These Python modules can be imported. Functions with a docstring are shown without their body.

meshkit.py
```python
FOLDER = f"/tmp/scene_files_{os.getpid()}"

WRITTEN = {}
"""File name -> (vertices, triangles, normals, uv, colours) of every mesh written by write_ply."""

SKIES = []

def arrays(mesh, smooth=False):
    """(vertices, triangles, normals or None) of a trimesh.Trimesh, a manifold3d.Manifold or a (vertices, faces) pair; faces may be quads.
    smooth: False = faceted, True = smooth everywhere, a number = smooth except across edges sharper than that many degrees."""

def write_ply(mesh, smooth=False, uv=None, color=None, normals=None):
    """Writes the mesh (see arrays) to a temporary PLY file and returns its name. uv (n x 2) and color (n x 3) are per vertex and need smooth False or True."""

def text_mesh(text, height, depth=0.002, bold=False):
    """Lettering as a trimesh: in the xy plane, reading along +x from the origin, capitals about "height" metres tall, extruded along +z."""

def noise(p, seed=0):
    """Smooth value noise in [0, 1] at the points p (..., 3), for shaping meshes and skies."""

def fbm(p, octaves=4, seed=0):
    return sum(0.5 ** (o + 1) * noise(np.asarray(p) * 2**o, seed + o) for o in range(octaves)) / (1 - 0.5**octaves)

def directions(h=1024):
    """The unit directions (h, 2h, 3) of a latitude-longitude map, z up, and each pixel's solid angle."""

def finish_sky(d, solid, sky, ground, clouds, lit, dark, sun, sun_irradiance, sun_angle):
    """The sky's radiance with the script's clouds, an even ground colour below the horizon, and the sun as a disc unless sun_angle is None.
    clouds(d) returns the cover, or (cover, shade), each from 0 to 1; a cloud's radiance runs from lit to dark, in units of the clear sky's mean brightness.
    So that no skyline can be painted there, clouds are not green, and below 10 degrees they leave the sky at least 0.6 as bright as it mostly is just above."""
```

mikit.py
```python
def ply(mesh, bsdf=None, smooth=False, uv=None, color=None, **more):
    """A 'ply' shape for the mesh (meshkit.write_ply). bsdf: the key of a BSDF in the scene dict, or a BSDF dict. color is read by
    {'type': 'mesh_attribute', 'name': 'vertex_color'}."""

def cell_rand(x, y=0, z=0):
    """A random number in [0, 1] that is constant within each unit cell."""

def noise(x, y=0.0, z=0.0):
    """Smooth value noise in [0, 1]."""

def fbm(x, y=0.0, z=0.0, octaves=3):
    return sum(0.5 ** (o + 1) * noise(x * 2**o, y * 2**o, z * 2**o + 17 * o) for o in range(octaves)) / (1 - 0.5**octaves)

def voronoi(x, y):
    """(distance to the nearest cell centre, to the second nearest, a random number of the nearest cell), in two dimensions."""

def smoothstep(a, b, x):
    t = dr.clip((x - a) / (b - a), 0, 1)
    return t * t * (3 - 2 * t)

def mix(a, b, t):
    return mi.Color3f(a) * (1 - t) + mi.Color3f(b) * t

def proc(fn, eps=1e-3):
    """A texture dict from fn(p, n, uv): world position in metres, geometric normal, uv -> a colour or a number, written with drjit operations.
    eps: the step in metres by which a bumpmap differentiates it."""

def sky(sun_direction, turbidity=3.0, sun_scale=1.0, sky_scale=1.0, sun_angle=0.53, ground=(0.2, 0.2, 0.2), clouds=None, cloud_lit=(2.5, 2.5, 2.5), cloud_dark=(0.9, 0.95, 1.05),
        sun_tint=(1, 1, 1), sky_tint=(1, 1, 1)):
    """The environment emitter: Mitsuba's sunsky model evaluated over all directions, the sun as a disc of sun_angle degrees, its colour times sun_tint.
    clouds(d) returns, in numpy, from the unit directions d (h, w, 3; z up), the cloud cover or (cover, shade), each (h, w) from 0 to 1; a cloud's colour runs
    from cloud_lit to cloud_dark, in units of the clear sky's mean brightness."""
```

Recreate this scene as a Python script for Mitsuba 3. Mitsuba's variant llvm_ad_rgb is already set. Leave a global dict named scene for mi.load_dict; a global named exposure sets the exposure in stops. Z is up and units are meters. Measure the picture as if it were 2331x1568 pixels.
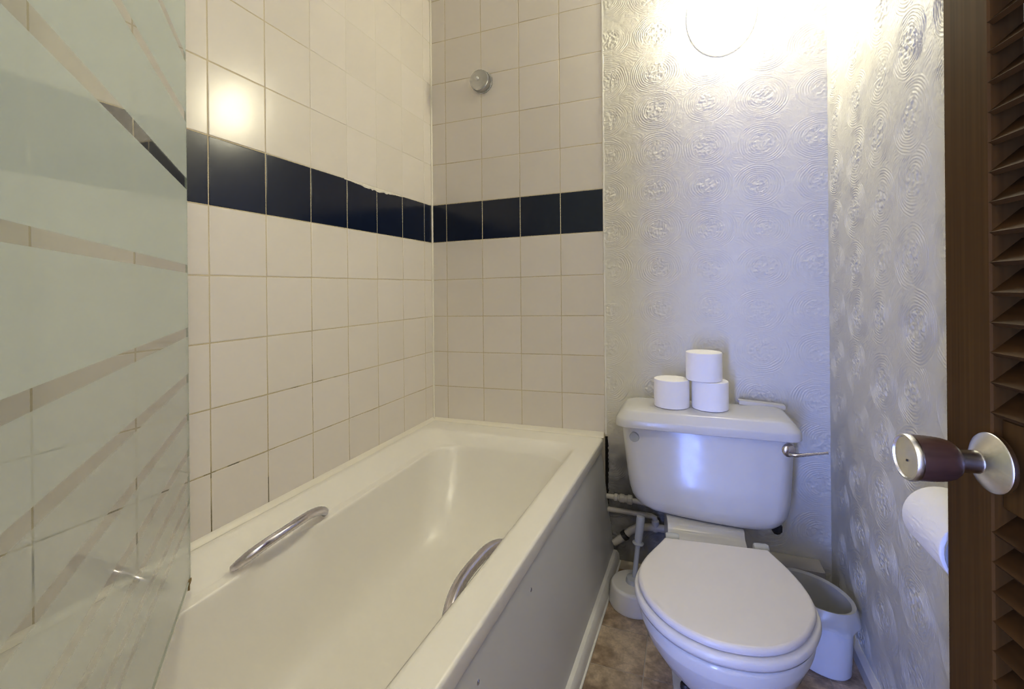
import math, numpy as np, trimesh, drjit as dr, mitsuba as mi, mikit, meshkit
from mikit import noise, fbm, cell_rand, smoothstep, mix, proc
from shapely.geometry import Polygon
T = mi.ScalarTransform4f
rng = np.random.default_rng(7)
scene, labels = {}, {}

# ------------------------------------------------------------------ camera, light, exposure
H = 0.95                                    # camera height
YAW, ROLL = 0.3592, 0.0093
FOCAL, CY = 1054.6, 654.0
cam = np.array([0.9592, -1.6412, H])
fwd = np.array([-math.sin(YAW), math.cos(YAW), 0.0])
r0 = np.array([math.cos(YAW), math.sin(YAW), 0.0]); d0 = np.array([0, 0, -1.0])
down = -math.sin(ROLL) * r0 + math.cos(ROLL) * d0
scene['camera'] = {'type': 'perspective', 'fov': math.degrees(2 * math.atan(1165.5 / FOCAL)), 'fov_axis': 'x',
                   'near_clip': 0.02, 'far_clip': 100.0, 'principal_point_offset_x': 0.0,
                   'principal_point_offset_y': (784.0 - CY) / 1568.0,
                   'to_world': T().look_at(origin=cam.tolist(), target=(cam + fwd).tolist(), up=(-down).tolist())}
exposure = 0.3
LAMP, LAMP_TINT = 40.0, (1.0, .935, .67)     # wall lamp radiance
DAY = (10.5, 16.5, 51.0)                    # daylight in the obscured window pane of the hall
HALL_FILL = (118.0, 109.0, 77.0)                   # fill lamp added out of view in the hall

# ------------------------------------------------------------------ mesh helpers
def vert(parts):
    vs, fs, n = [], [], 0
    for v, f in parts:
        vs.append(np.asarray(v, float)); fs.append(np.asarray(f, int) + n); n += len(v)
    return np.vstack(vs), np.vstack(fs)

def tm(m):
    return (np.array(m.vertices), np.array(m.faces))

def box(x0, x1, y0, y1, z0, z1, b=0.0):
    c = np.array([(x0 + x1) / 2, (y0 + y1) / 2, (z0 + z1) / 2]); h = np.array([x1 - x0, y1 - y0, z1 - z0]) / 2
    if b <= 0:
        return tm(trimesh.creation.box(2 * h, trimesh.transformations.translation_matrix(c)))
    pts = []
    for sx in (-1, 1):
        for sy in (-1, 1):
            for sz in (-1, 1):
                s = np.array([sx, sy, sz])
                for k in range(3):
                    o = np.full(3, b); o[k] = 0
                    pts.append(s * (h - o))
    return tm(trimesh.convex.convex_hull(np.array(pts) + c))

def loft(rings, cap0=True, cap1=True, closed=True):
    rings = [np.asarray(r, float) for r in rings]; n = len(rings[0]); v = list(np.vstack(rings)); f = []
    m = n if closed else n - 1
    for k in range(len(rings) - 1):
        for i in range(m):
            a, b = k * n + i, k * n + (i + 1) % n
            f += [[a, b, b + n], [a, b + n, a + n]]
    for flag, k, flip in ((cap0, 0, True), (cap1, len(rings) - 1, False)):
        if flag:
            c = len(v); v.append(rings[k].mean(0))
            for i in range(m):
                a, b = k * n + i, k * n + (i + 1) % n
                f.append([b, a, c] if flip else [a, b, c])
    return np.array(v), np.array(f)

def frame(t):
    t = np.asarray(t, float) / np.linalg.norm(t)
    a = np.cross(t, [0, 0, 1.0] if abs(t[2]) < 0.9 else [1.0, 0, 0]); a /= np.linalg.norm(a)
    return a, np.cross(t, a), t

def tube(pts, rad, sides=16, smooth_n=0, squash=None):
    p = np.asarray(pts, float); rad = np.broadcast_to(np.asarray(rad, float), (len(p),)).copy()
    if smooth_n:
        from scipy.interpolate import CubicSpline
        s = np.r_[0, np.cumsum(np.linalg.norm(np.diff(p, axis=0), axis=1))]
        q = np.linspace(0, s[-1], smooth_n); rad = np.interp(q, s, rad); p = CubicSpline(s, p)(q)
    t = np.gradient(p, axis=0); t /= np.linalg.norm(t, axis=1, keepdims=True)
    a, b, _ = frame(t[0]); rings = []; ang = np.arange(sides) * 2 * np.pi / sides
    for k in range(len(p)):
        a = a - t[k] * (a @ t[k]); a /= np.linalg.norm(a); b = np.cross(t[k], a)
        rings.append(p[k] + rad[k] * (np.cos(ang)[:, None] * a + np.sin(ang)[:, None] * b))
    return loft(rings)

def lathe(prof, org, axis, sides=40):
    """prof: list of (radius, distance along axis)."""
    a, b, t = frame(axis); ang = np.arange(sides) * 2 * np.pi / sides; org = np.asarray(org, float)
    rings = [org + t * d + max(r, 1e-5) * (np.cos(ang)[:, None] * a + np.sin(ang)[:, None] * b) for r, d in prof]
    return loft(rings)

def rrect(x0, x1, y0, y1, r, m=8, s=10):
    """Closed loop, counter-clockwise, always 4*(m+s) points."""
    pts = []; cs = [(x1 - r, y0 + r, -90), (x1 - r, y1 - r, 0), (x0 + r, y1 - r, 90), (x0 + r, y0 + r, 180)]
    arcs = [[(cx + r * math.cos(math.radians(a + 90 * k / (m - 1))), cy + r * math.sin(math.radians(a + 90 * k / (m - 1)))) for k in range(m)] for cx, cy, a in cs]
    for i in range(4):
        pts += arcs[i]; p, q = np.array(arcs[i][-1]), np.array(arcs[(i + 1) % 4][0])
        pts += [tuple(p + (q - p) * k / (s + 1)) for k in range(1, s + 1)]
    return np.array(pts)

def prism(poly, x0, x1, fn=lambda u, a, b: (u, a, b)):
    m = trimesh.creation.extrude_polygon(Polygon(poly), x1 - x0, engine='earcut')
    v = np.array(m.vertices); v = np.array([fn(x0 + w, a, b) for a, b, w in v])
    return v, np.array(m.faces)

def fixn(mesh):
    m = trimesh.Trimesh(*mesh, process=False); m.fix_normals(); return (np.array(m.vertices), np.array(m.faces))

def put(key, mesh, bsdf, smooth=35, fix=True, **kw):
    if hasattr(mesh, 'vertices'): mesh = tm(mesh)
    if fix: mesh = fixn(mesh)
    base, k = key, 1
    while key in scene:
        key = f'{base}_{k:03d}'; k += 1
    scene[key] = mikit.ply(trimesh.Trimesh(*mesh, process=False), bsdf, smooth=smooth, **kw)
    return key

def tag(key, label, cat=None, group=None, kind=None):
    labels[key] = {'label': label}
    if cat: labels[key]['category'] = cat
    if group: labels[key]['group'] = group
    if kind: labels[key]['kind'] = kind

def struct(key, mesh, bsdf, label, cat='wall', smooth=False):
    k = put(key, mesh, bsdf, smooth=smooth); tag(k, label, cat, kind='structure'); return k

# ------------------------------------------------------------------ materials
def rgb(*c): return {'type': 'rgb', 'value': list(c)}
def plastic(col, alpha, ior=1.5):
    return {'type': 'roughplastic', 'diffuse_reflectance': col if isinstance(col, dict) else rgb(*col), 'alpha': alpha, 'int_ior': ior, 'distribution': 'ggx'}
def two(b): return {'type': 'twosided', 'bsdf': b}
def mat(name, b): scene['mat_' + name] = b; return 'mat_' + name

M_TILE = [mat(f'tile_{i}', two(plastic(c, 0.034, 1.40))) for i, c in enumerate([(.67, .625, .57), (.66, .615, .56), (.68, .635, .585)])]
M_NAVY = mat('navy', two(plastic((.004, .008, .024), 0.03, 1.42)))

def grout_col(p, n, uv):
    g = fbm(p.x * 9 + p.y * 9, p.z * 9, 3.0, octaves=3)
    low = smoothstep(1.0, .5, p.z) * smoothstep(-.35, -.8, p.y)
    mould = smoothstep(.50, .66, noise(p.y * 34, p.z * 34, 7.0)) * smoothstep(.42, .62, fbm(p.y * 6, p.z * 6, 2.0)) * low
    c = mix((.47, .40, .27), (.60, .53, .39), g)
    c = mix(c, (.34, .28, .16), low * .6)
    c = mix(c, (.64, .60, .53), smoothstep(1.26, 1.30, p.z) * smoothstep(-.70, -.62, p.y) * smoothstep(-.003, -.02, p.y))     # seams filled over in paint
    return mix(c, (.05, .05, .04), mould * .9)
M_GROUT = mat('grout', two({'type': 'diffuse', 'reflectance': proc(grout_col)}))
M_CAULK = mat('caulk', two(plastic((.80, .76, .66), 0.12)))
M_TRIM = mat('trim', two(plastic((.84, .82, .76), 0.12)))

def swirl(u, v, seed):
    """height in metres of the embossed paper: combed circles with a rough middle"""
    su, sv = .158, .134
    i, j = np.floor(u / su), np.floor(v / sv)
    def rnd(a, b, k): 
        h = np.sin(a * 127.1 + b * 311.7 + k * 74.7 + seed * 19.3) * 43758.5453
        return h - np.floor(h)
    best, rr, tt, sd = np.full(u.shape, -1.0), np.ones(u.shape), np.full(u.shape, 9.0), np.zeros(u.shape)
    for a in (-1, 0, 1):
        for b in (-1, 0, 1):
            ci, cj = i + a, j + b
            cx = (ci + .5 + .16 * (rnd(ci, cj, 1) - .5)) * su; cy = (cj + .5 + .16 * (rnd(ci, cj, 2) - .5)) * sv
            r = np.sqrt((u - cx) ** 2 + 1.28 * (v - cy) ** 2 + 1e-9); R = .077 + .012 * rnd(ci, cj, 3); pr = rnd(ci, cj, 7)
            take = (r < R) & (pr > best)
            rr = np.where(take, r, rr); tt = np.where(take, r / R, tt); sd = np.where(take, pr, sd); best = np.where(take, pr, best)
    def sst(a, b, x): 
        q = np.clip((x - a) / (b - a), 0, 1); return q * q * (3 - 2 * q)
    def N(a, b, k): return meshkit.noise(np.stack([a, b, np.full_like(a, k)], -1), seed)
    w = N(u * 38, v * 38, 1.0)
    ring = np.sin(6.2832 * rr / .0068 + 5.0 * (w - .5) + 9 * sd)
    brk = sst(.2, .65, N(u * 26, v * 26, 5.0))
    out = np.where(tt < 5, 1.0, 0.0)
    soft = .6 + .4 * sst(.25, .7, N(u * 5, v * 5, 8.0))
    ridges = ring * sst(.16, .42, tt) * (1 - sst(.92, 1.0, tt)) * (.35 + .65 * brk)
    blob = (.5 * N(u * 130, v * 150, 3.0) + .5 * N(u * 250, v * 260, 4.0) - .5) * 2.1 * (1 - sst(.22, .55 + .25 * sd, tt))
    comb = np.sin(6.2832 * (v + .6 * u + .02 * w) / .0078) * (1 - out) * brk
    base = N(u * 60, v * 60, 9.0) - .5
    fine = N(u * 190, v * 190, 11.0) - .5
    return soft * (.00082 * ridges + .0027 * blob + .00040 * comb) + .0008 * base + .0006 * fine
def paper_col(p, n, uv):
    d = fbm(p.x * 3 + p.y * 3, p.z * 3, 1.0)
    c = mix((.90, .875, .78), (.94, .92, .83), d)
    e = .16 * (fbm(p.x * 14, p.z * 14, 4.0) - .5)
    bare_shade = smoothstep(.40, .30, p.z + e) * smoothstep(.99, .90, p.x + e) * smoothstep(-.10, -.03, p.y)
    c = mix(c, mix((.09, .088, .085), (.22, .215, .205), fbm(p.x * 30, p.z * 30, 6.0)), bare_shade * .92)  # unpainted plaster, with the shadow low behind the pipes painted in as well
    damp = smoothstep(.62, .40, p.z + e) * smoothstep(.80, .70, p.x + e) * smoothstep(-.10, -.03, p.y)
    return mix(c, (.50, .44, .30), damp * .45 * (1 - bare_shade))
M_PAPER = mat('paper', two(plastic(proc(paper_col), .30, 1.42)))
def embossed(key, u0, u1, z0, z1, step, place, seed):
    nu, nz = int((u1 - u0) / step), int((z1 - z0) / step)
    U, Z = np.meshgrid(np.linspace(u0, u1, nu), np.linspace(z0, z1, nz), indexing='ij')
    Hh = swirl(U, Z, seed); v = place(U.ravel(), Z.ravel(), Hh.ravel())
    a = (np.arange(nu - 1)[:, None] * nz + np.arange(nz - 1)).ravel()
    f = np.vstack([np.c_[a, a + nz, a + nz + 1], np.c_[a, a + nz + 1, a + 1]])
    m = trimesh.Trimesh(v, f, process=False)
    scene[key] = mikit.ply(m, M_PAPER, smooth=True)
M_PAINT = mat('paint', two({'type': 'diffuse', 'reflectance': rgb(.86, .84, .80)}))
M_CEIL = mat('ceiling', two({'type': 'diffuse', 'reflectance': rgb(.90, .89, .86)}))
M_TUB = mat('tub', two(plastic((.78, .755, .70), .07)))
M_PANEL = mat('bath_panel', two(plastic((.70, .70, .685), .22)))
M_PORC = mat('porcelain', two(plastic((.58, .575, .56), .03)))
M_SEAT = mat('seat', two(plastic((.68, .655, .65), .13)))
M_SEATR = mat('seat_ring', two(plastic((.66, .645, .63), .10)))
M_WHITE = mat('white_plastic', two(plastic((.74, .73, .70), .16)))
M_PIPE = mat('old_paint', two(plastic((.50, .475, .43), .22)))
M_BIN = mat('bin_plastic', two(plastic((.74, .75, .75), .2)))
M_BAG = mat('bin_bag', {'type': 'blendbsdf', 'weight': .62, 'a': {'type': 'principledthin', 'base_color': rgb(.85, .85, .85), 'roughness': .2, 'spec_trans': .9, 'diff_trans': .6, 'eta': 1.3}, 'b': two(plastic((.62, .62, .58), .10))})
M_GREY = mat('grey_plastic', two(plastic((.42, .44, .46), .18)))
M_BLACK = mat('black_rubber', two(plastic((.012, .012, .014), .25)))
M_CHROME = mat('chrome', two({'type': 'roughconductor', 'material': 'Cr', 'alpha': .06, 'specular_reflectance': rgb(1., 1., 1.)}))
M_STEEL = mat('satin_steel', two({'type': 'roughconductor', 'material': 'Al', 'alpha': .16, 'specular_reflectance': rgb(.86, .86, .85)}))
M_REEL = mat('dull_chrome', two({'type': 'roughconductor', 'material': 'Cr', 'alpha': .07, 'specular_reflectance': rgb(.66, .70, .66)}))
def pap(p, n, uv):
    return .0006 * noise(p.x * 500, p.y * 500, p.z * 500) + .0008 * noise(p.x * 90, p.y * 90, p.z * 300)
M_ROLL = mat('tissue', two({'type': 'bumpmap', 'arbitrary': proc(pap), 'bsdf': {'type': 'diffuse', 'reflectance': rgb(.88, .87, .86)}}))
M_CORE = mat('cardboard', two({'type': 'diffuse', 'reflectance': rgb(.42, .34, .25)}))
def wood(p, n, uv):
    g = fbm(p.x * 60 + p.y * 60, p.z * 2.2, 3.0, octaves=4); s = noise(p.x * 300 + p.y * 420, p.z * 7, 5.0)
    return mix((.040, .0165, .0035), (.115, .056, .0125), g * .7 + s * .35)
M_WOOD = mat('dark_wood', two(plastic(proc(wood), .35, 1.2)))
M_SLAT = mat('slat_wood', two(plastic(proc(lambda p, n, uv: mix((.028, .012, .003), (.085, .038, .009), fbm(p.x * 8, p.y * 8, p.z * 90, octaves=3))), .35, 1.2)))
M_KNOBW = mat('knob_wood', two(plastic(proc(lambda p, n, uv: mix((.034, .016, .012), (.075, .036, .026), fbm(p.x * 25, p.y * 160, p.z * 160, octaves=3))), .14)))
def floor_col(shift):
    def fn(p, n, uv):
        a = fbm(p.x * 16 + shift * 13, p.y * 16, shift * 5.0, octaves=4); b = noise(p.x * 260, p.y * 260, shift); c = fbm(p.x * 60, p.y * 60, 2.0 + shift, octaves=2)
        k = mix((.24, .16, .10), (.68, .54, .39), smoothstep(.25, .75, a * .7 + c * .3))
        return k * (.86 + .28 * b) * (.80 + .13 * shift)
    return fn
M_FLOOR = [mat(f'floor_{i}', two(plastic(proc(floor_col(float(i))), .3))) for i in range(3)]
M_JOINT = mat('floor_joint', two({'type': 'diffuse', 'reflectance': rgb(.40, .35, .28)}))
M_GAPSHADE = mat('gap_shade_black', two({'type': 'diffuse', 'reflectance': rgb(.012, .011, .010)}))
M_GLASS = mat('glass', {'type': 'thindielectric', 'int_ior': 1.42, 'specular_transmittance': rgb(.985, 1.0, .975), 'specular_reflectance': rgb(.6, .6, .6)})
M_EDGE = mat('glass_edge', two(plastic((.36, .43, .36), .08)))
M_FROST = [mat(f'frost_{i}', {'type': 'blendbsdf', 'weight': w, 'a': {'type': 'thindielectric', 'int_ior': 1.02},
                        'b': {'type': 'principledthin', 'base_color': rgb(.915, .99, .955), 'roughness': .7, 'spec_trans': 0.0, 'diff_trans': 1.45, 'eta': 1.05}}) for i, w in enumerate((.75, .64, .44, .28, .19))]
M_SEAL = mat('seal', {'type': 'blendbsdf', 'weight': .55, 'a': {'type': 'thindielectric', 'int_ior': 1.2},
                      'b': {'type': 'principledthin', 'base_color': rgb(.80, .77, .70), 'roughness': .5, 'spec_trans': 0.0, 'diff_trans': 1.0, 'eta': 1.2}})
M_CLIP = mat('clip', two(plastic((.26, .17, .05), .25)))
M_OPAL = mat('opal', two(plastic((.85, .84, .8), .1)))

# ------------------------------------------------------------------ room shell
XR, YF, ZC = 1.363, -1.60, 2.36                     # right wall, front (door) wall, ceiling
XT = 0.690                                          # end of the tiled part of the back wall
struct('wall_left', box(-.12, -.0008, -1.70, .12, 0, ZC), M_GROUT, 'left wall tiled in cream squares with one navy row', 'wall')
struct('wall_back', box(-.12, XR + .12, .0008, .12, 0, ZC), M_GROUT, 'back wall, tiled cream with a navy row above the bath and papered behind the toilet', 'wall')
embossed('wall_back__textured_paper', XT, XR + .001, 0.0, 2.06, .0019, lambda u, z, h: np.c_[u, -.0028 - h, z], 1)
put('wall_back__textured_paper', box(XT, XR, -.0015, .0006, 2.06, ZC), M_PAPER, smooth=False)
struct('wall_right', box(XR + .002, XR + .12, -1.70, .12, 0, ZC), M_PAINT, 'right wall in white swirl textured paper', 'wall')
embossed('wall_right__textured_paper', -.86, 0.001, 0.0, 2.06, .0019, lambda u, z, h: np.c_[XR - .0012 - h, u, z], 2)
put('wall_right__textured_paper', vert([box(XR, XR + .0015, -.86, 0, 2.06, ZC), box(XR, XR + .0015, -1.60, -.86, 0, ZC)]), M_PAPER, smooth=False)
for k in ('wall_back__textured_paper', 'wall_right__textured_paper'): tag(k, 'white paper embossed with combed circles')
struct('wall_front', vert([box(-.12, .70, -1.70, YF, 0, ZC), box(.70, XR + .12, -1.70, YF, 2.02, ZC)]), M_PAINT, 'painted wall around the doorway', 'wall')
struct('ceiling', box(-.6, 2.2, -2.75, .12, ZC, ZC + .1), M_CEIL, 'plain white ceiling', 'ceiling')
struct('wall_hall_left', box(-.62, -.5, -2.75, -1.70, 0, ZC), M_PAINT, 'painted left wall of the hall', 'wall')
struct('wall_hall_right', box(2.0, 2.12, -2.75, -1.70, 0, ZC), M_PAINT, 'painted right wall of the hall', 'wall')
WX0, WX1 = .47, .67
struct('wall_hall_back', vert([box(-.62, WX0, -2.75, -2.63, 0, ZC), box(WX1, 2.12, -2.75, -2.63, 0, ZC), box(WX0, WX1, -2.75, -2.63, 1.28, ZC), box(WX0, WX1, -2.75, -2.63, 0, .06)]), M_PAINT, 'painted far wall of the hall with a narrow tall window', 'wall')
struct('window_1', vert([box(WX0, WX0 + .012, -2.70, -2.65, .06, 1.28), box(WX1 - .012, WX1, -2.70, -2.65, .06, 1.28), box(WX0, WX1, -2.70, -2.65, 1.265, 1.28), box(WX0, WX1, -2.70, -2.65, .06, .075)]), M_WHITE, 'narrow tall window of obscured glass at the end of the hall', 'window')
scene['window_1__pane'] = mikit.ply(trimesh.Trimesh(*box(WX0 + .012, WX1 - .012, -2.684, -2.680, .075, 1.265)), M_OPAL, emitter={'type': 'area', 'radiance': rgb(*DAY)})
tag('window_1__pane', 'obscured glass lit by daylight')
struct('floor', box(-.62, 2.12, -2.75, .12, -.1, -.0015), M_JOINT, 'beige stone effect tiled floor', 'floor')

# floor tiles, 0.14 m squares
fx, fy = .8535 - .141 * 2, -.336 + .141 * 2
for i in range(8):
    for j in range(14):
        x0, x1 = fx + .141 * (i - 0) + .0012, fx + .141 * (i + 1) - .0012
        y1, y0 = fy - .141 * j - .0012, fy - .141 * (j + 1) + .0012
        x0, x1, y1 = max(x0, .665), min(x1, XR - .002), min(y1, .002)
        if x1 - x0 < .01 or y1 - y0 < .01 or y0 < -1.9: continue
        put('floor__tile', box(x0, x1, y0, y1, -.004, 0.0 + rng.uniform(-.0002, .0002), .0006), M_FLOOR[int(rng.integers(3))], smooth=False)

# wall tiles: bevelled, very slightly out of plane
ROWS = np.array([-.528, -.3933, -.2559, -.1141, .0316, .1826, .3336, .4948, .6566, .8187, .9869, 1.155, 1.323, 1.41]) + H
COLS = [-1.599, -1.52, -1.374, -1.228, -1.0815, -.937, -.7915, -.6461, -.5006, -.3558, -.2072, -.0579, -.0035]
XCOL = [.0035, .0661, .2222, .3781, .5339, .6885]
BETA = .0168
def tile(quad, nrm, thick=.0075, lean=None):
    """quad: four corners counter-clockwise seen from the room; a pillow edged slab proud of the grout."""
    q = np.asarray(quad, float); c = q.mean(0); g = .0011
    def inset(m):
        out = []
        for k in range(4):
            e1 = q[(k + 1) % 4] - q[k]; e2 = q[(k - 1) % 4] - q[k]
            out.append(q[k] + e1 / np.linalg.norm(e1) * m + e2 / np.linalg.norm(e2) * m)
        return np.array(out)
    t1, t2 = rng.normal(0, .0016, 2); t2 = t2 if lean is None else lean; lift = rng.uniform(-.00025, .00025)
    ex = q[1] - q[0]; ex /= np.linalg.norm(ex); ez = q[3] - q[0]; ez /= np.linalg.norm(ez)
    def at(m, h):
        p = inset(m); return p + np.outer(h + lift + (p - c) @ ex * t1 + (p - c) @ ez * t2, nrm)
    R = [inset(g) - np.outer(np.full(4, thick), nrm), at(g, -.0011), at(g + .0006, -.0003), at(g + .0018, 0.0)]
    v = np.vstack(R); f = []
    for k in range(3):
        for i in range(4):
            a, b = 4 * k + i, 4 * k + (i + 1) % 4
            f += [[a, b, b + 4], [a, b + 4, a + 4]]
    f += [[12, 13, 14], [12, 14, 15]]
    return v, np.array(f)
NAVY_ROW = 5
for c in range(len(COLS) - 1):
    for r in range(len(ROWS) - 1):
        y0, y1 = COLS[c], COLS[c + 1]; z0, z1 = ROWS[r], min(ROWS[r + 1], ZC)
        q = [(0, y0, z0), (0, y1, z0), (0, y1, z1), (0, y0, z1)]
        m = M_NAVY if r == NAVY_ROW else M_TILE[int(rng.integers(3))]
        put('wall_left__tile', tile(q, np.array([1.0, 0, 0]), lean=-.006 if c == 5 and r in (5, 6) else None), m, smooth=42, fix=False)
for c in range(len(XCOL) - 1):
    for r in range(len(ROWS) - 1):
        x0, x1 = XCOL[c], XCOL[c + 1]; z0, z1 = ROWS[r], min(ROWS[r + 1], ZC - .013)
        q = [(x0, 0, z0 + BETA * x0), (x1, 0, z0 + BETA * x1), (x1, 0, z1 + BETA * x1), (x0, 0, z1 + BETA * x0)]
        m = M_NAVY if r == NAVY_ROW else M_TILE[int(rng.integers(3))]
        put('wall_back__tile', tile(q, np.array([0, -1.0, 0])), m, smooth=42, fix=False)
# corner bead, end trim, smeared filler above the navy row
k = struct('trim_1', tube([(.0015, -.0015, .41), (.0015, -.0015, ZC)], .0045, 10), M_CAULK, 'white silicone bead in the tiled corner', 'trim', smooth=40)
k = struct('trim_2', box(.688, .6955, -.0035, .006, .43, ZC, .0015), M_TRIM, 'thin white bead ending the tiled part of the back wall', 'trim')
fl = []
ys = np.linspace(-.515, -.205, 40)
top = ROWS[6] + .001 + 0 * ys
bot = ROWS[6] - .0035 - .010 * np.abs(np.sin((ys + .515) * 10.1)) ** 2 * (.5 + .5 * rng.random(40))
fl = [np.array([(0.0004, y, b), (.0014, y, (a + b) / 2), (.0004, y, a)]) for y, a, b in zip(ys, top, bot)]
put('wall_left__filler', loft(fl, cap0=False, cap1=False, closed=False), M_CAULK, smooth=40)
tag('wall_left__filler', 'ragged smear of white filler along the navy row')

# black strip painting the shade of the gap between bath panel and wall
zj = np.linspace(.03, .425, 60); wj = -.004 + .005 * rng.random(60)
put('wall_back__gap_shade', loft([np.array([(.689, -.0062, z), (.701 + w, -.0066, z), (.701 + w, -.0052, z)]) for z, w in zip(zj, wj)], False, False, False), M_GAPSHADE, smooth=False)
tag('wall_back__gap_shade', 'ragged black strip painted as the shade in the gap beside the bath panel')
# skirtings
struct('baseboard_right', prism([(0, 0), (-.014, 0), (-.014, .030), (-.004, .042), (0, .042)], -1.58, 0.0, lambda u, a, b: (XR + a, u, b)), M_WHITE, 'white skirting strip along the right wall', 'baseboard')
struct('baseboard_back', prism([(0, 0), (-.016, 0), (-.016, .034), (-.006, .046), (0, .046)], .93, XR - .015, lambda u, a, b: (u, .004 + a, b)), M_WHITE, 'white skirting strip along the back wall', 'baseboard')

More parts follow.
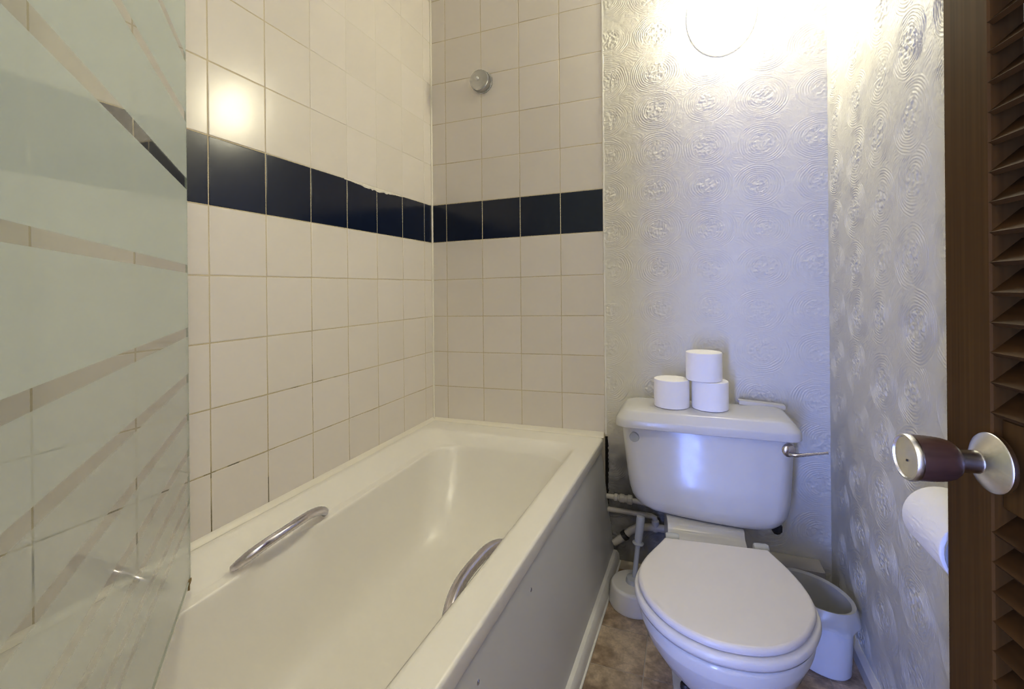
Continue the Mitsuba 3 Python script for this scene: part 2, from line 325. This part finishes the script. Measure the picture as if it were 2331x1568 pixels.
# ------------------------------------------------------------------ bathtub
SK = .05
def ring(x0, x1, y0, y1, r, z, scoop=0.0):
    p = rrect(x0, x1, y0, y1, r, m=12, s=60)
    if scoop: p[:, 0] += np.where(p[:, 0] < .3, -1, .55) * scoop * np.exp(-((p[:, 1] + .845) / .075) ** 4) * ((p[:, 0] < x0 + .004) | (p[:, 0] > x1 - .004))
    return np.c_[p[:, 0] * (1 + SK * p[:, 1] * np.clip(p[:, 0] / .6, 0, 1)), p[:, 1], np.full(len(p), z)]
RIM = H - .532
tub = loft([ring(.001, .680, -1.595, -.0005, .012, RIM - .040), ring(.001, .684, -1.595, -.0005, .014, RIM - .034), ring(.001, .685, -1.595, -.0005, .016, RIM - .006), ring(.003, .682, -1.593, -.002, .018, RIM - .0015), ring(.006, .678, -1.590, -.005, .02, RIM),
            ring(.020, .624, -1.49, -.086, .055, RIM), ring(.026, .616, -1.484, -.096, .06, RIM - .0015), ring(.034, .610, -1.478, -.105, .065, RIM - .006),
            ring(.058, .603, -1.47, -.118, .075, RIM - .020, .004), ring(.080, .600, -1.465, -.126, .082, RIM - .032, .010), ring(.092, .5985, -1.460, -.130, .086, RIM - .0385, .016), ring(.097, .598, -1.459, -.1306, .087, RIM - .0395, .020),
            ring(.110, .5975, -1.455, -.1316, .09, RIM - .0415, .030), ring(.1135, .597, -1.453, -.1324, .092, RIM - .043, .030), ring(.1155, .596, -1.452, -.134, .094, RIM - .047, .029), ring(.1165, .594, -1.451, -.137, .096, RIM - .055, .025), ring(.118, .591, -1.448, -.144, .10, RIM - .075, .014),
            ring(.122, .585, -1.44, -.157, .105, RIM - .110, .004), ring(.130, .575, -1.43, -.185, .11, RIM - .17), ring(.141, .563, -1.42, -.220, .115, RIM - .225),
            ring(.155, .548, -1.40, -.262, .12, RIM - .270), ring(.176, .528, -1.37, -.305, .12, RIM - .298), ring(.205, .50, -1.33, -.345, .11, RIM - .312), ring(.25, .455, -1.27, -.40, .08, RIM - .318), ring(.33, .38, -1.1, -.55, .02, RIM - .322)], cap0=False)
put('bathtub__body', tub, M_TUB, smooth=50)
tag('bathtub', 'cream enamel bathtub along the left wall with grey white front panel', 'bathtub')
# front panel under the lip (its foot stands a little further out)
def px(u, a, b): return (a * (1 + SK * u), u, b)
put('bathtub__panel', prism([(.655, .02), (.718, .02), (.672, RIM - .012), (.655, RIM - .012)], -1.595, -.007, px), M_PANEL, smooth=False)
tag('bathtub__panel', 'smooth greyish front panel')
for (y, z) in ((-.74, .33), (-.98, .33)):
    xx = (.718 + (z - .02) / (RIM - .032) * (.672 - .718)) * (1 + SK * y)
    put('bathtub__panel__screw', lathe([(.0001, -.004), (.0042, -.004), (.0042, .0006), (.003, .0014), (.0001, .0014)], (xx, y, z), (1, 0, .12), 14), M_STEEL)
HL = [(.098, -.968, .388), (.108, -.961, .396), (.120, -.948, .407), (.134, -.920, .420), (.139, -.870, .426), (.134, -.806, .425), (.124, -.760, .414), (.112, -.728, .397), (.100, -.716, .384)]
put('bathtub__grab_handle', tube(HL, [.0065, .0090, .0105, .0102, .0098, .0098, .0102, .0100, .0070], 18, 48), M_CHROME, smooth=60)
HR = [(.588, -.948, .352), (.574, -.938, .366), (.560, -.905, .378), (.550, -.85, .385), (.550, -.78, .386), (.557, -.715, .383), (.570, -.680, .374), (.590, -.665, .354)]
put('bathtub__grab_handle', tube(HR, [.011, .0122, .0125, .012, .012, .0125, .0122, .011], 18, 48), M_CHROME, smooth=60)
tag('bathtub__grab_handle', 'chrome grab handle'); tag('bathtub__grab_handle_001', 'chrome grab handle')
# sealant fillet against both walls
sl = [np.array([(x * (1), y, z) for x, y, z in ((.0005, y, RIM + .013), (.004, y, RIM + .006), (.011, y, RIM + .0005))]) for y in np.linspace(-1.59, -.002, 60)]
sb = [np.array([(x, -.0005, RIM + .012 + BETA * x * .7), (x, -.004, RIM + .005), (x, -.010, RIM + .0005)]) for x in np.linspace(.002, .684, 30)]
put('bathtub__sealant', vert([loft(sl, False, False, False), loft(sb, False, False, False)]), M_CAULK, smooth=40)
tag('bathtub__sealant', 'cream bead of sealant')
# skirting at the foot of the bath panel
struct('baseboard_bath', prism([(.700, 0), (.742, 0), (.742, .004), (.737, .004), (.735, .026), (.727, .036), (.7, .036)], -1.59, -.012, px), M_WHITE, 'white skirting along the foot of the bath panel', 'baseboard', smooth=40)

# ------------------------------------------------------------------ shower screen, folded inward over the bath
GE = np.array([.127, -1.071]); GD = np.array([.726, -.688]); GN = np.array([.688, .726])      # free edge, direction to the hinge, camera side
GZ0, GZ1, GL = .435, 1.93, .735
def gp(u, z, o=0.0):
    p = GE + GD * u + GN * o; return (p[0], p[1], z)
def sheet(u0, u1, z0, z1, o=0.0):
    return np.array([gp(u0, z0, o), gp(u1, z0, o), gp(u1, z1, o), gp(u0, z1, o)]), np.array([[0, 1, 2], [0, 2, 3]])
put('shower_screen__pane', sheet(0, GL, GZ0, GZ1), M_GLASS, smooth=False, fix=False)
tag('shower_screen', 'glass shower screen with frosted horizontal bands folded over the bath', 'shower screen')
tag('shower_screen__pane', 'clear greenish glass')
def gbar(u0, u1, z0, z1, o0, o1):
    v = np.array([gp(u, z, o) for u in (u0, u1) for z in (z0, z1) for o in (o0, o1)])
    return tm(trimesh.convex.convex_hull(v))
put('shower_screen__polished_edge', vert([gbar(-.0006, .0003, GZ0, GZ1, -.0030, .0003), gbar(0, GL, GZ0 - .0008, GZ0 + .0002, -.0030, .0003)]), M_EDGE, smooth=False)
tag('shower_screen__polished_edge', 'green polished glass edge')
put('shower_screen__seal', vert([sheet(.004, GL, GZ0 - .016, GZ0 - .001, -.003)]), M_SEAL, smooth=False, fix=False)
tag('shower_screen__seal', 'clear flexible strip under the glass')
put('shower_screen__clip', vert([gbar(-.003, .010, GZ0 - .004, GZ0 + .001, -.006, .0015), gbar(-.003, .0002, GZ0 - .020, GZ0 + .001, -.005, -.001)]), M_CLIP, smooth=False)
tag('shower_screen__clip', 'small brown stained clip')
put('shower_screen__hinge_profile', gbar(GL - .01, GL + .02, .425, 1.95, -.012, .012), M_STEEL, smooth=False)
CLEAR = [(.545, .009), (.578, .010), (.618, .012), (.664, .013), (.727, .014), (.795, .015), (.876, .016), (.988, .014), (1.139, .020), (1.256, .016), (1.362, .014), (1.47, .014), (1.58, .014), (1.70, .014)]
zb = [GZ0 + .012] + [q for z, w in CLEAR for q in (z - w / 2, z + w / 2)] + [GZ1 - .01]
for a, b in zip(zb[0::2], zb[1::2]):
    put('shower_screen__frosted_band', sheet(.004, GL - .012, a, b, .0008), M_FROST[0 if b > 1.0 else 1 if b > .89 else 2 if b > .80 else 3 if b > .66 else 4], smooth=False, fix=False)

# ------------------------------------------------------------------ toilet (local frame: u across, v to the front, origin at the back edge of the seat lid)
YT = math.radians(5.77)
AX, FW, BT = np.array([math.cos(YT), math.sin(YT)]), np.array([math.sin(YT), -math.cos(YT)]), np.array([1.019, -.425])
def L(p):
    p = np.asarray(p, float); q = np.empty_like(p)
    q[:, :2] = BT + np.outer(p[:, 0], AX) + np.outer(p[:, 1], FW); q[:, 2] = p[:, 2]; return q
def Lm(mesh): return (L(mesh[0]), mesh[1])
tag('toilet', 'white close coupled toilet with the seat lid closed', 'toilet')
# seat outline measured on the lid, smoothed into a loop of 96
raw = np.array([(-.116, 0), (-.151, .071), (-.174, .129), (-.179, .175), (-.174, .210), (-.161, .245), (-.139, .280), (-.113, .306), (-.083, .324), (-.052, .335), (-.020, .338), (.012, .336), (.046, .326), (.079, .306), (.108, .277), (.132, .240), (.146, .209), (.152, .178), (.152, .141), (.144, .090), (.131, .044), (.116, 0)])
def outline(n=96):
    from scipy.interpolate import CubicSpline
    s = np.r_[0, np.cumsum(np.linalg.norm(np.diff(raw, axis=0), axis=1))]
    sp = CubicSpline(s, raw); p = sp(np.linspace(0, s[-1], n - 22)); p[:, 0] = p[:, 0]
    back = np.linspace(raw[-1], raw[0], 24)[1:-1]
    return np.vstack([p, back])
OUT = outline(); CEN = np.array([-.012, .17])
def off(d, p=OUT):
    q = np.array(Polygon(p).buffer(d, join_style=2, mitre_limit=1.5).exterior.coords)[:-1] if d else p
    q = np.vstack([q[i] + (q[(i + 1) % len(q)] - q[i]) * np.linspace(0, 1, 12, endpoint=False)[:, None] for i in range(len(q))])
    # resample by polar angle about the centre so that all loops correspond
    ang = np.arctan2(*(q - CEN).T[::-1]); rad = np.linalg.norm(q - CEN, axis=1); o = np.argsort(ang)
    a = np.linspace(-np.pi, np.pi, 361)[:-1]; r = np.interp(a, ang[o], rad[o], period=2 * np.pi)
    return CEN + np.c_[np.cos(a) * r, np.sin(a) * r]
def lv(d, z, sc=1.0, dv=0.0, tilt=0.0):
    p = off(d); p = CEN + (p - CEN) * sc + [0, dv]
    return L(np.c_[p, z + tilt * p[:, 1]])
ZL = H - .62                                  # lid top
put('toilet__seat_lid', loft([lv(-.006, ZL - .0145), lv(-.001, ZL - .0135), lv(.0005, ZL - .010), lv(.0005, ZL - .006), lv(-.002, ZL - .002), lv(-.007, ZL), lv(-.05, ZL + .001), lv(-.10, ZL + .0015)]), M_SEAT, smooth=50)
tag('toilet__seat_lid', 'closed flat white lid')
put('toilet__seat', loft([lv(-.002, ZL - .039), lv(.006, ZL - .036), lv(.0085, ZL - .030), lv(.0085, ZL - .024), lv(.006, ZL - .018), lv(-.001, ZL - .0155), lv(-.012, ZL - .0152)]), M_SEATR, smooth=50)
for u in (-.095, .108):
    put('toilet__hinge', Lm(lathe([(.001, -.016), (.012, -.016), (.014, -.012), (.014, .012), (.012, .016), (.001, .016)], (u, -.030, ZL - .019), (1, 0, 0), 20)), M_GREY, smooth=40)
zb0 = ZL - .039
def bw(z, sx, v0, v1, r=1.0):
    """bowl section: the rim outline squeezed to half width sx and the span v0..v1"""
    p = off(.004); lo, hi = p.min(0), p.max(0); q = (p - [(lo[0] + hi[0]) / 2, lo[1]]) / (hi - lo)
    return L(np.c_[q[:, 0] * 2 * sx - .012 * min(1, sx / .16), v0 + q[:, 1] * (v1 - v0), np.full(len(q), z)])
bowl = loft([bw(zb0 - .001, .155, -.002, .332), bw(zb0 - .004, .163, -.004, .338), bw(zb0 - .012, .166, -.006, .340), bw(zb0 - .030, .165, -.010, .338), bw(zb0 - .036, .163, -.012, .335),
             bw(zb0 - .065, .155, -.02, .322), bw(zb0 - .100, .140, -.04, .298), bw(zb0 - .140, .118, -.065, .262), bw(zb0 - .175, .096, -.09, .222), bw(zb0 - .205, .079, -.11, .190), bw(zb0 - .235, .066, -.13, .165), bw(zb0 - .265, .058, -.14, .155), bw(.014, .055, -.15, .150), bw(.004, .055, -.152, .150), bw(0, .055, -.152, .150)])
put('toilet__bowl', bowl, M_PORC, smooth=50)
# shelf carrying the cistern, with a scooped front
prof = [(-.33, .14), (-.33, .2875), (-.165, .2875), (-.158, .284), (-.155, .276), (-.148, .268), (-.130, .262), (-.100, .259), (-.02, .257), (.02, .25), (.02, .15)]
def shelf(w, x): return L(np.array([(x, a, b) for a, b in prof]))
put('toilet__shelf', loft([shelf(0, -.098), shelf(0, -.094), shelf(0, 0), shelf(0, .094), shelf(0, .098)]), M_PORC, smooth=35)
put('toilet__trap', Lm(loft([np.c_[rrect(-.07, .07, -.30, .02, .04), np.full(72, z)] for z in (.0, .1, .2, .26)])), M_PORC, smooth=40)
put('toilet__floor_bolt', Lm(lathe([(.001, 0), (.013, 0), (.013, .007), (.010, .012), (.001, .013)], (-.074, .060, .014), (0, 0, 1), 20)), M_BLACK, smooth=40)
tag('toilet__floor_bolt', 'black cap over the floor bolt')
put('toilet__foot', Lm(loft([np.c_[rrect(-.102, .08, -.10, .098, .04), np.full(72, z)] for z in (0.0, .010, .013)])), M_PORC, smooth=30)
# cistern
CT, CA = np.array([.009, -.27]), math.radians(5.0)          # the cistern sits slightly turned on the pan
CR = np.array([[math.cos(CA), math.sin(CA)], [-math.sin(CA), math.cos(CA)]])
def cis(z, u0, u1, v0, v1, r, bulge=.034, vert=.12):
    p = rrect(u0, u1, v0, v1, r, m=10, s=34); t = np.clip((p[:, 1] - (v1 - r)) / r, 0, 1); w = (u1 - u0) / 2
    uu = np.clip((p[:, 0] - (u0 + u1) / 2) / w, -1, 1); c = vert * w / .235
    k = np.where(uu < c / w, 1 - ((uu - c / w) / (1 + c / w)) ** 2, 1 - ((uu - c / w) / (1 - c / w)) ** 2 * .6)
    p[:, 1] += bulge * t * k
    p = CT + (p - CT) @ CR
    return L(np.c_[p, np.full(len(p), z)])
ZT = .540
secs = [(.2885, -.125, .175, -.345, -.225, .04), (.290, -.145, .190, -.350, -.212, .045), (.296, -.165, .207, -.355, -.205, .05), (.306, -.181, .218, -.358, -.201, .05), (.322, -.192, .226, -.36, -.199, .05), (.345, -.199, .230, -.36, -.201, .045), (.38, -.205, .233, -.36, -.205, .042), (.45, -.214, .239, -.36, -.216, .04), (ZT, -.225, .244, -.36, -.231, .035)]
sz = np.array([q[0] for q in secs]); zz = np.r_[sz[:5], np.linspace(sz[4], ZT, 36)[1:]]
secs = [[np.interp(z, sz, [q[k] for q in secs]) for k in range(6)] for z in zz]
body = loft([cis(*q) for q in secs])
wav = (meshkit.noise(body[0] * 34, 5) - .5) * .0007 + (meshkit.noise(body[0] * 90, 6) - .5) * .00022      # slightly wavy glaze
body = (body[0] + np.outer(wav, [FW[0], FW[1], 0]), body[1])
put('toilet__cistern', body, M_PORC, smooth=50)
lids = [(ZT - .006, -.232, .250, -.372, -.183, .035), (ZT - .004, -.236, .254, -.374, -.179, .035), (ZT + .014, -.2355, .2535, -.374, -.180, .035), (ZT + .020, -.232, .250, -.372, -.184, .033), (ZT + .038, -.218, .236, -.366, -.196, .03), (ZT + .044, -.210, .228, -.36, -.203, .03), (ZT + .047, -.19, .21, -.35, -.22, .03), (ZT + .048, -.1, .12, -.31, -.25, .02)]
put('toilet__cistern_lid', loft([cis(*s, .006, 0.) for s in lids]), M_PORC, smooth=50)
put('toilet__blank_cap', Lm(lathe([(.001, 0), (.0150, 0), (.0150, .002), (.0135, .0038), (.0125, .003), (.001, .0034)], (-.186, -.2350, .497), (-.25, 1, 0), 28)), M_GREY, smooth=30)
put('toilet__flush_lever', Lm(vert([lathe([(.001, 0), (.0175, 0), (.0185, .003), (.0172, .006), (.012, .0095), (.006, .011), (.001, .0115)], (.214, -.190, .506), (.10, 1, 0), 32),
     tube([(.214, -.180, .499), (.226, -.174, .4985), (.250, -.172, .502), (.278, -.172, .507), (.302, -.173, .511)], [.0052, .0055, .0042, .0032, .0034], 12, 24)])), M_CHROME, smooth=50)
tag('toilet__flush_lever', 'chrome lever')
put('toilet__fixing_nut', Lm(lathe([(.001, 0), (.009, 0), (.009, -.020), (.015, -.022), (.0145, -.038), (.008, -.046), (.001, -.046)], (.196, -.235, .302), (0, 0, 1), 6)), M_BLACK, smooth=False)
tag('toilet__fixing_nut', 'black wing nut')

# ------------------------------------------------------------------ toilet rolls on the cistern
def roll(key, c, axis, R=.0505, h=.083, hole=.021):
    c = np.asarray(c, float)
    put(key + '__paper', lathe([(hole, 0), (R - .003, 0), (R - .0008, .001), (R, .003), (R * 1.002, h / 2), (R, h - .003), (R - .0008, h - .001), (R - .003, h), (hole, h)], c, axis, 56), M_ROLL, smooth=40)
    a = np.asarray(axis, float)
    put(key + '__core', loft([r for r in np.split(lathe([(hole, .001), (hole, h - .001), (hole - .0015, h - .001), (hole - .0015, .001), (hole, .001)], c, axis, 32)[0][:160], 5)], False, False), M_CORE, smooth=40)
def LP(u, v, z): return L(np.array([[u, v, z]]))[0]
zr = ZT + .048
for key, u, v, z, lab in (('toilet_roll', -.0765, -.272, zr, 'white toilet roll standing on the cistern, bottom left of the stack of three'),
                          ('toilet_roll_001', .031, -.268, zr, 'white toilet roll standing on the cistern, bottom right of the stack of three'),
                          ('toilet_roll_002', .015, -.270, zr + .0832, 'white toilet roll on top of the stack of three')):
    roll(key, LP(u, v, z), (0, 0, 1)); tag(key, lab, 'toilet roll', 'toilet rolls stacked on the cistern')
# plastic channel lying at the right end of the lid
ch = [(-.014, 0), (.014, 0), (.014, .0095), (.0125, .0095), (.0125, .0014), (-.0125, .0014), (-.0125, .0095), (-.014, .0095)]
put('plastic_channel', prism(ch, 0, .128, lambda u, a, b: tuple(LP(.122 + u, -.342 + a - .06 * u, zr + .001 + (.012 - b * 1.25) - .012 * (u / .128)))), M_WHITE, smooth=False)
tag('plastic_channel', 'short white plastic channel lying at the right end of the cistern lid', 'plastic strip')

# ------------------------------------------------------------------ pipes at the back wall
tag('water_pipes', 'white painted pipes with fittings in the gap between bath and toilet', 'pipes')
put('water_pipes__overflow_pipe', tube([(.6965, -.035, .229), (.72, -.035, .229), (.80, -.036, .226), (.86, -.05, .226)], .0085, 14), M_PIPE)
put('water_pipes__union', lathe([(.010, 0), (.013, .003), (.013, .012), (.0105, .014), (.0105, .018), (.0145, .021), (.0145, .033), (.012, .036), (.012, .044), (.0155, .047), (.0155, .060), (.012, .063)], (.722, -.035, .2288), (1, 0, -.02), 12), M_PIPE, smooth=30)
put('water_pipes__supply_pipe', tube([(.7005, -.035, .185), (.75, -.035, .185), (.845, -.035, .184), (.856, -.035, .180), (.858, -.035, .168), (.858, -.035, .15)], .0085, 14), M_PIPE)
put('water_pipes__valve', lathe([(.010, 0), (.0125, .002), (.0125, .034), (.009, .037)], (.8575, -.035, .136), (0, 0, 1), 16), M_PIPE, smooth=30)
put('water_pipes__waste_hose', tube([(.765, -.040, .113), (.785, -.038, .130), (.81, -.036, .141), (.85, -.035, .147), (.93, -.035, .151)], .0125, 16, 24), M_PIPE)
put('water_pipes__hose_clip', lathe([(.010, 0), (.0165, .002), (.0165, .014), (.010, .016)], (.752, -.041, .102), (.75, .05, .66), 14), M_BLACK, smooth=30)
put('water_pipes__elbow', tube([(.722, -.044, .076), (.740, -.0425, .091), (.757, -.041, .106)], [.011, .0125, .0115], 14), M_PIPE)

# ------------------------------------------------------------------ toilet brush
BC = np.array([.806, -.212, 0.0])
tag('toilet_brush', 'grey white toilet brush standing in its round holder beside the bath panel', 'toilet brush')
put('toilet_brush__holder', lathe([(.001, 0), (.072, 0), (.074, .004), (.070, .053), (.066, .059), (.060, .0625), (.024, .0635), (.022, .060), (.020, .030), (.001, .028)], BC, (0, 0, 1), 48), M_WHITE, smooth=40)
tag('toilet_brush__holder', 'round white holder')
st = np.array([-.003, 0, .04]) + BC; en = np.array([.021, .006, .264]) + BC
def along(t): return st + (en - st) * t
put('toilet_brush__stick', tube([along(0), along(.30), along(.62)], [.0085, .0075, .0075], 14), M_GREY)
put('toilet_brush__grip', lathe([(.002, 0), (.016, .000), (.017, .003), (.0105, .006), (.0115, .016), (.0128, .075), (.0115, .083), (.005, .0865), (.001, .087)], along(.612), en - st, 20), M_GREY, smooth=40)
put('toilet_brush__bristles', lathe([(.001, 0), (.026, .002), (.029, .02), (.024, .046), (.012, .050), (.001, .05)], along(0) - [0, 0, .012], en - st, 22), M_GREY, smooth=False)

# ------------------------------------------------------------------ waste bin
tag('waste_bin', 'oval white waste bin lined with a clear bag beside the toilet', 'bin')
BN = np.array([1.260, -.258]); BA = math.radians(-50)
def oval(a, b, z, n=64, wob=0.0, dz=0.0):
    t = np.arange(n) * 2 * np.pi / n; x, y = a * np.cos(t), b * np.sin(t)
    if wob: x, y = x * (1 + wob * np.sin(7 * t + 1) * np.sin(3 * t)), y * (1 + wob * np.sin(5 * t))
    c, s = math.cos(BA), math.sin(BA)
    return np.c_[BN[0] + c * x - s * y, BN[1] + s * x + c * y, z + dz * np.sin(6 * t + .5) * np.cos(2 * t)]
put('waste_bin__body', loft([oval(.05, .03, .004), oval(.082, .056, 0), oval(.085, .059, .004), oval(.092, .063, .150), oval(.097, .067, .153), oval(.097, .067, .162), oval(.093, .064, .165), oval(.090, .061, .161), oval(.081, .054, .008), oval(.04, .02, .006)], True, True), M_BIN, smooth=40)
put('waste_bin__bag', loft([oval(.105, .075, .126, wob=.07, dz=.010), oval(.1045, .0745, .142, wob=.05, dz=.006), oval(.1015, .0715, .156, wob=.014, dz=.002), oval(.096, .067, .1675, wob=.006), oval(.087, .059, .164, wob=.01), oval(.082, .055, .12, wob=.03), oval(.075, .050, .06, wob=.05), oval(.05, .03, .03, wob=.06)], False, False), M_BAG, smooth=50, fix=False)
tag('waste_bin__bag', 'crumpled clear plastic bag')
# boxed ledge behind the bin
put('pipe_boxing', box(1.19, 1.330, -.075, -.004, 0.0, .118, .002), M_PIPE, smooth=False)
tag('pipe_boxing', 'low white painted box ledge against the back wall behind the bin', 'pipe boxing')

# ------------------------------------------------------------------ roll on the right wall
RC = np.array([1.3135, -.809, .598])
roll('toilet_roll_003', RC - [0, .067, 0], (0, 1, 0), R=.0465, h=.114)
tag('toilet_roll_003', 'white toilet roll hanging on the right wall behind the door', 'toilet roll')
put('roll_holder__added_end_disc', lathe([(.001, 0), (.042, 0), (.043, .002), (.043, .004), (.001, .004)], RC + [0, -.0700, 0], (0, -1, 0), 32), M_GREY, smooth=30)  # grey disc added to cover the blue-lit end of the roll
put('roll_holder__bracket', vert([tube([RC + [.0, -.0655, -.013], RC + [0, .062, -.013]], .0045, 14), box(RC[0] - .008, XR + .002, RC[1] + .056, RC[1] + .066, RC[2] - .024, RC[2] + .004, .002)]), M_CHROME, smooth=40)
tag('roll_holder', 'chrome holder carrying the toilet roll on the right wall', 'roll holder')

# ------------------------------------------------------------------ wall lamp
LC = np.array([1.072, .004, 1.822])
tag('wall_lamp', 'glowing oval glass wall lamp above the toilet', 'lamp')
def lring(a, b, y, rib=0.0, n=96):
    t = np.arange(n) * 2 * np.pi / n; k = 1 + rib * np.sin(24 * t)
    return np.c_[LC[0] + a * np.cos(t) * k, np.full(n, y), LC[2] + b * np.sin(t) * k]
put('wall_lamp__base', loft([lring(.1045, .1345, .004), lring(.1045, .1345, -.010), lring(.1035, .1335, -.0115)]), M_WHITE, smooth=40)
sh = [lring(.100, .130, -.012, .006), lring(.102, .132, -.026, .008), lring(.099, .128, -.050, .008), lring(.088, .114, -.074, .006), lring(.068, .088, -.090, .004), lring(.037, .047, -.099, .002), lring(.01, .012, -.102)]
put('wall_lamp__shade', loft(sh), M_OPAL, smooth=40, emitter={'type': 'area', 'radiance': rgb(*[LAMP * c for c in LAMP_TINT])})
tag('wall_lamp__shade', 'ribbed opal glass, lit')

# ------------------------------------------------------------------ unseen globe added in the hall as fill for tiles and bath
HC = np.array([1.475, -2.00, 2.20])
tag('added_fill_lamp', 'round opal globe added unseen in the hall as fill light for the bathroom', 'lamp')
put('added_fill_lamp__mount', lathe([(.001, 0), (.06, 0), (.06, .012), (.03, .02), (.03, .09), (.001, .09)], (HC[0], HC[1], ZC), (0, 0, -1), 32), M_WHITE, smooth=40)
gs = trimesh.creation.uv_sphere(.085, count=[24, 32]); gs.apply_translation(HC)
scene['added_fill_lamp__globe'] = mikit.ply(gs, M_OPAL, smooth=True, emitter={'type': 'area', 'radiance': rgb(*HALL_FILL)})

# ------------------------------------------------------------------ round chrome fitting on the tiles
FC = np.array([.228, .0, 1.742])
tag('wall_fitting', 'round chrome fitting with a small white button fixed to the tiles above the bath', 'wall fitting')
put('wall_fitting__housing', lathe([(.038, 0), (.043, .001), (.043, .004), (.0400, .005), (.0400, .024), (.0388, .030), (.0345, .033), (.001, .0335)], FC, (0, -1, 0), 56), M_REEL, smooth=35)
put('wall_fitting__button', lathe([(.001, .031), (.0055, .031), (.0055, .038), (.004, .041), (.001, .0415)], FC + [-.005, 0, .005], (0, -1, 0), 18), M_WHITE, smooth=40)
tag('wall_fitting__button', 'small white button')

# ------------------------------------------------------------------ louvred door, standing open into the room
DP = np.array([1.277, -.977]); DU = np.array([-.131, .991]); DN = np.array([-.991, -.131])     # rosette foot, towards the free edge, room side
tag('door_1', 'dark brown louvred wooden door standing open at the right with a round knob', 'door', kind='structure')
def dpt(s, o, z): p = DP + DU * s + DN * o; return np.array([p[0], p[1], z])
def dbar(s0, s1, z0, z1, o0=-.034, o1=0.0, b=.002):
    v, f = box(s0, s1, o0, o1, z0, z1, b); return (np.array([dpt(a, o, z) for a, o, z in v]), f)
S0, S1, W = -.605, .0795, .074
put('door_1__stile', dbar(S1 - W, S1, .012, 1.985), M_WOOD, smooth=False)
put('door_1__stile', dbar(S0, S0 + W, .012, 1.985), M_WOOD, smooth=False)
sa, sb_ = S0 + W, S1 - W
RAILS = [(.012, .17), (.700, .800), (1.87, 1.985)]
for z0, z1 in RAILS: put('door_1__rail', dbar(sa, sb_, z0, z1, -.033, -.009), M_WOOD, smooth=False)
for za, zb_ in ((.17, .700), (.800, 1.87)):
    n = int(round((zb_ - za) / .0335))
    for i in range(n):
        zc = za + (i + .5) * (zb_ - za) / n
        hw, th, an = .0195, .0030, math.radians(42)
        pts = np.array([dpt(s, -.0165 + c * math.cos(an) * hw + e * math.sin(an) * th, zc - c * math.sin(an) * hw + e * math.cos(an) * th) for s in (sa - .004, sb_ + .004) for c in (-1, 1) for e in (-1, 1)])
        put('door_1__slat', tm(trimesh.convex.convex_hull(pts)), M_SLAT, smooth=False)
KZ = H - .1985; K0 = dpt(0, 0, KZ); KN = np.array([DN[0], DN[1], .01])
put('door_1__knob', lathe([(.001, .037), (.0120, .037), (.0180, .0392), (.0212, .0435), (.0232, .050), (.0243, .058), (.0249, .066), (.0250, .074), (.0247, .080), (.001, .080)], K0, KN, 44), M_KNOBW, smooth=40)
put('door_1__knob__neck', lathe([(.001, .012), (.0125, .012), (.0125, .018), (.0122, .037), (.001, .0375)], K0, KN, 32), M_STEEL, smooth=40)
put('door_1__knob__cap', lathe([(.001, .079), (.0250, .079), (.0262, .081), (.0262, .084), (.0250, .0865), (.0232, .0868), (.0222, .0845), (.006, .0835), (.001, .0835)], K0, KN, 48), M_STEEL, smooth=30)
put('door_1__knob__pin_hole', lathe([(.0003, .083), (.0013, .083), (.0013, .0845), (.0003, .0845)], K0 + [0, 0, -.004], KN, 12), M_BLACK, smooth=False)
put('door_1__rosette', lathe([(.001, 0), (.0318, 0), (.0325, .002), (.0325, .005), (.0315, .0065), (.022, .013), (.0145, .0175), (.0125, .018), (.001, .018)], K0, KN, 56), M_STEEL, smooth=25)
tag('door_1__knob', 'barrel of reddish brown wood'); tag('door_1__rosette', 'round satin metal plate')
